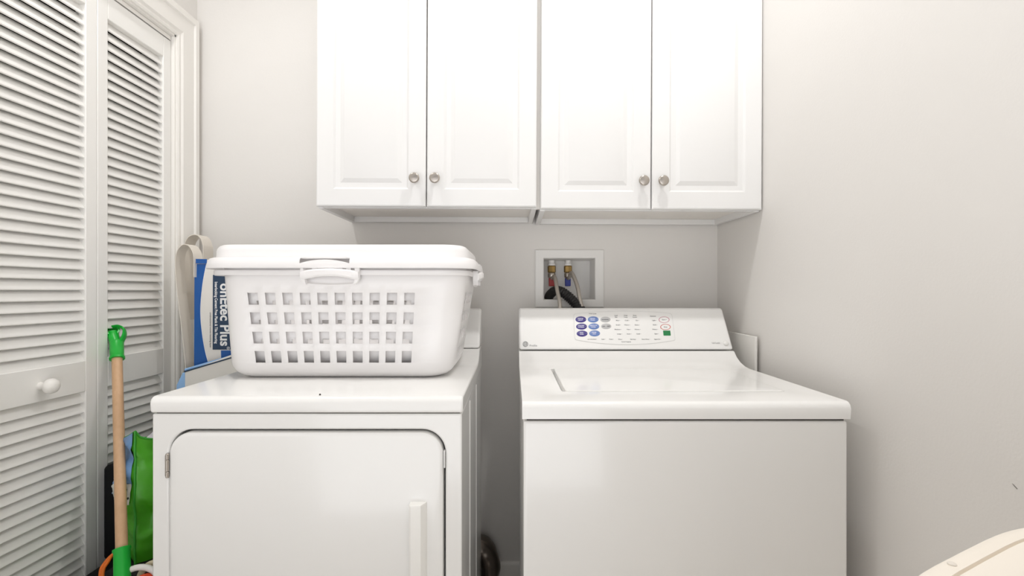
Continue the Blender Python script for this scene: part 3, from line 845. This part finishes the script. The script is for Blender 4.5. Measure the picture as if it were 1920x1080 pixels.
# hanger end: socket, a strap that loops over, an open eye
bm = bmesh.new()
lathe(bm, [(0.0138, -0.002), (0.0185, -0.002), (0.0188, 0.003), (0.0165, 0.005), (0.0170, 0.05), (0.0150, 0.056)], pt, ax, n=28)
side = Vector((1, 0.25, 0)); side = (side-ax*side.dot(ax)).normalized(); fw = ax.cross(side)
def L(s, a, f=0.0): return pt + side*s + ax*a + fw*f
lp = smooth_path([L(-0.008, 0.106), L(0.008, 0.104), L(0.019, 0.092), L(0.020, 0.074), L(0.013, 0.054), L(0.008, 0.036)], 8)
rings = []
for i, p in enumerate(lp):
    t = (lp[min(i+1, len(lp)-1)]-lp[max(i-1, 0)]).normalized(); nn = t.cross(fw).normalized()
    wd = 0.0120; th = 0.0034
    rings.append([p+fw*wd*math.cos(2*PI*k/12)+nn*th*math.sin(2*PI*k/12) for k in range(12)])
loft(bm, rings)
ea = Vector((0.40, -0.52, 0.75)).normalized(); ey = L(-0.0095, 0.092) + ea*0.006
pth = smooth_path([L(0.0, 0.030), L(-0.003, 0.052), L(-0.007, 0.072), ey-ea*0.010, ey], 8)
rad = lambda t: 0.0158 - 0.0028*math.sin(PI*min(1, t*1.15)) + 0.0012*t
fr_ = frames(pth); n = 26; rings = []
for i, (p, u, v) in enumerate(fr_):
    r = rad(i/(len(fr_)-1)); rings.append([p + u*(r*math.cos(2*PI*k/n)) + v*(r*math.sin(2*PI*k/n)) for k in range(n)])
p, u, v = fr_[-1]; t_ = (pth[-1]-pth[-2]).normalized()
for r, dd_ in ((0.0172, -0.001), (0.0172, 0.0015), (0.0128, 0.0015), (0.0120, -0.004), (0.0100, -0.030)):
    rings.append([p + t_*dd_ + u*(r*math.cos(2*PI*k/n)) + v*(r*math.sin(2*PI*k/n)) for k in range(n)])
loft(bm, rings)
obj('hanger_hook', bm, M['green'], T, smooth=50)
# lower socket and brush head
bm = bmesh.new()
lathe(bm, [(0.0140, 0.002), (0.0185, 0.004), (0.0190, 0.0), (0.0168, -0.004), (0.0172, -0.05), (0.0165, -0.075)], pb, ax, n=28)
foot = pb - ax*0.058
tube(bm, smooth_path([foot, foot+Vector((-0.006, -0.006, -0.016)), foot+Vector((-0.022, -0.012, -0.030)), foot+Vector((-0.045, -0.016, -0.036))], 8), lambda t: 0.0165-0.004*t, 18)
obj('socket', bm, M['green'], T, smooth=50)
bm = bmesh.new(); hc = foot+Vector((-0.03, -0.014, -0.042))
box(bm, hc.x-0.075, hc.x+0.05, hc.y-0.022, hc.y+0.022, 0.396, 0.412)
obj('brush_head', bm, M['green'], T, bevel=0.005)
bm = bmesh.new()
for i in range(12):
    for j in range(4):
        x = hc.x-0.068+i*0.0101; y = hc.y-0.016+j*0.0106
        lathe(bm, [(0.0032, 0.375), (0.0028, 0.397)], (x, y, 0), n=6)
tag(obj('bristles', bm, M['black'], T), kind='stuff')

# orange cord arching down beside the broom
bm = bmesh.new()
for off in (-0.0032, 0.0032):
    tube(bm, smooth_path([tuple(at(222, 1035, 1.245)), tuple(at(211, 1040, 1.235)), tuple(at(200, 1054, 1.225)+Vector((off, 0, 0))), tuple(at(191, 1071, 1.215)+Vector((off, 0, 0))), (-1.012+off, 1.205, 0.41), (-1.02+off, 1.20, 0.379), (-0.985+off, 1.13, 0.379), (-0.92+off, 1.08, 0.379), (-0.87+off, 1.12, 0.379)], 10), 0.0036, 10)
tag(obj('power_cord', bm, M['orange']), 'orange twin cord arching down left of the broom', 'cord')
# rope rings under the bag
def rope_ring(px, py, d, R_, r, m, tilt, yaw, label, name='rope_ring'):
    bm = bmesh.new(); c = Vector(at(px, py, d))
    mt = Matrix.Rotation(yaw, 3, 'Z') @ Matrix.Rotation(tilt, 3, 'X')
    n = 40; nr = 12; rings = []
    for i in range(n):
        a = 2*PI*i/n; cen = Vector((R_*math.cos(a), R_*math.sin(a), 0)); out = cen.normalized()
        rings.append([c + mt @ (cen + out*(r*math.cos(2*PI*k/nr)) + Vector((0, 0, r*math.sin(2*PI*k/nr)))) for k in range(nr)])
    rings.append(rings[0]); vr = []
    for rg in rings[:-1]: vr.append([bm.verts.new(p) for p in rg])
    for i in range(n):
        a, b = vr[i], vr[(i+1) % n]
        for k in range(nr): bm.faces.new((a[k], a[(k+1) % nr], b[(k+1) % nr], b[k]))
    lo = min(v.co.z for v in bm.verts); 
    for v in bm.verts: v.co.z += 0.3745-lo
    return tag(obj(name, bm, m, smooth=60), label, 'ring', 'coloured rings under the green bag')
rope_ring(258, 1092, 1.185, 0.047, 0.0072, M['whitering'], math.radians(82), math.radians(14), 'white ring standing at the foot of the green bag')
rope_ring(266, 1092, 1.175, 0.036, 0.0088, M['redorange'], math.radians(84), math.radians(64), 'red orange ring at the foot of the green bag, inside the white ring')
rope_ring(290, 1086, 1.216, 0.044, 0.0072, M['creamring'], math.radians(80), math.radians(-8), 'cream ring at the foot of the green bag, beside the dryer edge')

# tall blue and white product bag in the corner
DB = 1.60
Z = empty('zip_bag', (-0.93, 1.64, 0), 'tall white bag with royal blue edge and navy label behind the laundry baskets', 'bag')
bx0, bx1, bz = -1.040, -0.828, 1.249
bm = bmesh.new()
def br(i, z): return [(x, y, z) for x, y in rrect((bx1-bx0)/2-i, 0.036-i, 0.012, 4, (bx0+bx1)/2, DB+0.036)]
loft(bm, [br(0.004, 0.0), br(0.0, 0.02), br(0.0, bz-0.03), br(0.006, bz-0.008), br(0.02, bz)])
obj('bag_body', bm, M['bagcloth'], Z)
def panel_bm(pxs, off, D0=DB, th=0.0006):
    bm = bmesh.new(); pts = [at(x, y, D0) for x, y in pxs]
    loft(bm, [[(p.x, D0-off, p.z) for p in pts], [(p.x, D0-off-th, p.z) for p in pts]]); return bm
curve_pts = smooth_path([(387, 495, 0), (381, 525, 0), (377, 560, 0), (376, 590, 0), (379, 625, 0), (385, 660, 0), (394, 692, 0), (400, 715, 0)], 6)
bl = obj('blue_edge', panel_bm([(365.0, 495), *[(p.x, p.y) for p in curve_pts], (364, 715)], 0.0003), M['royal'], Z, smooth=0)
obj('zip_band', panel_bm([(366, 485.5), (389, 486), (388.5, 494.5), (366, 494)], 0.0012, th=0.004), M['royal'], Z, bevel=0.001)
obj('piping', panel_bm([(387, 495), *[(p.x, p.y) for p in curve_pts], *[(p.x+1.0, p.y) for p in curve_pts[::-1]], (388, 495)], 0.0004), M['lettering'], Z, smooth=0)
lb_ = obj('label', panel_bm([(399.5, 515.5), (452, 515.5), (452, 655.5), (399, 655.5)], 0.0004), M['navy'], Z, smooth=0)
obj('blue_corner', panel_bm([(414.5, 657), (452, 657), (452, 700), (416, 700)], 0.0004), M['royal'], Z, smooth=0)
def down_mtx(px, py, off):
    p = at(px, py, DB); x = Vector((0, 0, -1)); yv = Vector((1, 0, 0)); zv = Vector((0, -1, 0))
    return Matrix(((x.x, yv.x, zv.x, p.x), (x.y, yv.y, zv.y, DB-off), (x.z, yv.z, zv.z, p.z), (0, 0, 0, 1)))
bm = bmesh.new(); text_bm(bm, 'onEtec Plus', 0.0445, down_mtx(421.5, 649, 0.0013), bold=0.0011, align='RIGHT', sx=0.98)
text_bm(bm, '®', 0.013, down_mtx(428, 652.5, 0.0013), align='CENTER')
text_bm(bm, 'Interlocking Cement Free Plank & Tile Flooring', 0.0128, down_mtx(405.5, 644, 0.0013), bold=0.0003, align='RIGHT', sx=0.82)
obj('lettering', bm, M['lettering'], lb_, smooth=0)
bm = bmesh.new(); text_bm(bm, 'unidirectional woven backing layer', 0.0072, down_mtx(395, 652, 0.0009), align='RIGHT', sx=1.15)
obj('fine_print', bm, M['ink'], Z, smooth=0)
bm = bmesh.new()
arch1 = smooth_path([tuple(at(356, 690, 1.607)), tuple(at(349, 620, 1.607)), tuple(at(340, 545, 1.607)), tuple(at(336.5, 500, 1.607)), tuple(at(339, 474, 1.607)), tuple(at(349, 460.5, 1.607)),
                     tuple(at(360, 461, 1.607)), tuple(at(368, 472, 1.607)), tuple(at(371, 486, 1.607)), tuple(at(371, 520, 1.607))], 8)
ribbon(bm, [Vector((p.x, 1.585+0.024, p.z)) for p in arch1], Vector((0, 0.045, 0)), 0.002)
obj('handle_strap', bm, M['strap'], Z, smooth=50)
bm = bmesh.new()
arch2 = smooth_path([tuple(at(350, 600, 1.69)), tuple(at(348, 500, 1.69)), tuple(at(347, 465, 1.69)), tuple(at(353, 447, 1.69)), tuple(at(364, 440.5, 1.69)), tuple(at(374, 443, 1.69)),
                     tuple(at(381, 456, 1.69)), tuple(at(383, 480, 1.69)), tuple(at(383, 600, 1.69))], 8)
ribbon(bm, [Vector((p.x, 1.712, p.z)) for p in arch2], Vector((0, 0.055, 0)), 0.002)
obj('handle_strap', bm, M['strap'], Z, smooth=50)

# white package with navy piping leaning in front of it
K = empty('package', (-0.94, 1.565, 0.375), 'white package with pale blue end standing left of the dryer, before the tall bag', 'package')
yk = 1.550
def kp(px, py, d=yk): p = at(px, py, d); return (p.x, p.z)
pl = [kp(346, 697.5), kp(437, 664), (-0.815, kp(452, 658.5)[1]), (-0.815, 0.376), kp(346, 0)[:1] + (0.376,)]
bm = bmesh.new(); prism(bm, pl, 'y', yk, yk+0.026)
obj('package_body', bm, M['bagcloth'], K, bevel=0.003)
e1, e2 = kp(346, 697.5), kp(341, 699.5)
bm = bmesh.new(); prism(bm, [(e1[0]-0.0006, e1[1]-0.001), (e2[0], e2[1]), (kp(330, 722)[0], kp(330, 722)[1]), (kp(326, 740)[0], 0.70), (e1[0]-0.0006, 0.70)], 'y', yk+0.002, yk+0.024)
obj('blue_end', bm, M['skyblue'], K, bevel=0.002)
bm = bmesh.new()
a3 = Vector((e1[0], yk, e1[1]+0.001)); b3 = Vector((-0.818, yk, pl[2][1]+0.001)); tube(bm, [a3, b3], 0.0022, 8)
obj('piping', bm, M['navy'], K)
bm = bmesh.new(); a4 = a3+Vector((-0.006, 0.013, 0.004)); b4 = b3+Vector((0, 0.013, 0.004)); tube(bm, [a4, b4], 0.0040, 8)
obj('top_edge', bm, M['skyblue'], K)

# ------------------------------------------------------------------ cream hamper at the right
hz = 0.899; ha = 0.199; hcx, hcy = 0.516, 0.291; hth = math.radians(27)
Hm = empty('laundry_hamper', (hcx, hcy, 0), 'cream plastic hamper with rounded lid by the right wall in front', 'hamper')
def se(i, z, n=4): return [(x, y, z) for x, y in superell(ha-i, ha-i, n, hth, hcx, hcy)]
bm = bmesh.new()
loft(bm, [se(0.055, 0.0), se(0.045, 0.01), se(0.012, hz-0.06), se(0.008, hz-0.045)])
obj('hamper_body', bm, M['cream'], Hm, smooth=40)
bm = bmesh.new()
loft(bm, [se(0.004, hz-0.050), se(0.0, hz-0.046), se(0.0, hz-0.006), se(0.0015, hz-0.0025), se(0.005, hz-0.0005), se(0.010, hz), se(0.0175, hz), se(0.0180, hz-0.0035), se(0.0200, hz-0.0035), se(0.0206, hz-0.0004), se(0.040, hz-0.0006), se(0.044, hz-0.002), se(0.050, hz-0.0045), se(0.056, hz-0.0055), se(0.09, hz-0.0055), se(0.15, hz-0.005)])
obj('hamper_lid', bm, M['cream'], Hm, smooth=30)
bm = bmesh.new(); pbump = at(1785, 1057.5, 0.2455*F/(1057.5-CY))
lathe(bm, [(0.0035, -0.004), (0.0035, 0.001), (0.002, 0.002)], (pbump.x, pbump.y, hz), n=12)
obj('lid_catch', bm, M['strap'], Hm)

# small scuff on the right wall
bm = bmesh.new(); sc = WR*F/(1903-CX); zsc = EYE-(912-CY)/F*sc
prism(bm, [(sc+0.004, zsc+0.003), (sc+0.001, zsc+0.0018), (sc-0.004, zsc-0.002), (sc-0.0035, zsc-0.003), (sc, zsc-0.0005)], 'x', WR-0.0006, WR+0.001)
structure('wall_scuff', bm, M['scuff'], 'small grey scuff on the right wall above the cream hamper', 'scuff', smooth=0)
# crumbs of lint on the dryer top
bm = bmesh.new()
for (px, py, r) in ((600, 741, 0.0022),):
    p = at(px, py, (EYE-0.914)*F/(py-CY)); bmesh.ops.create_icosphere(bm, subdivisions=2, radius=r, matrix=Matrix.Translation((p.x, p.y, 0.9155)))
tag(obj('lint_speck', bm, M['dark']), 'tiny dark speck on the dryer top at its front edge', 'lint')
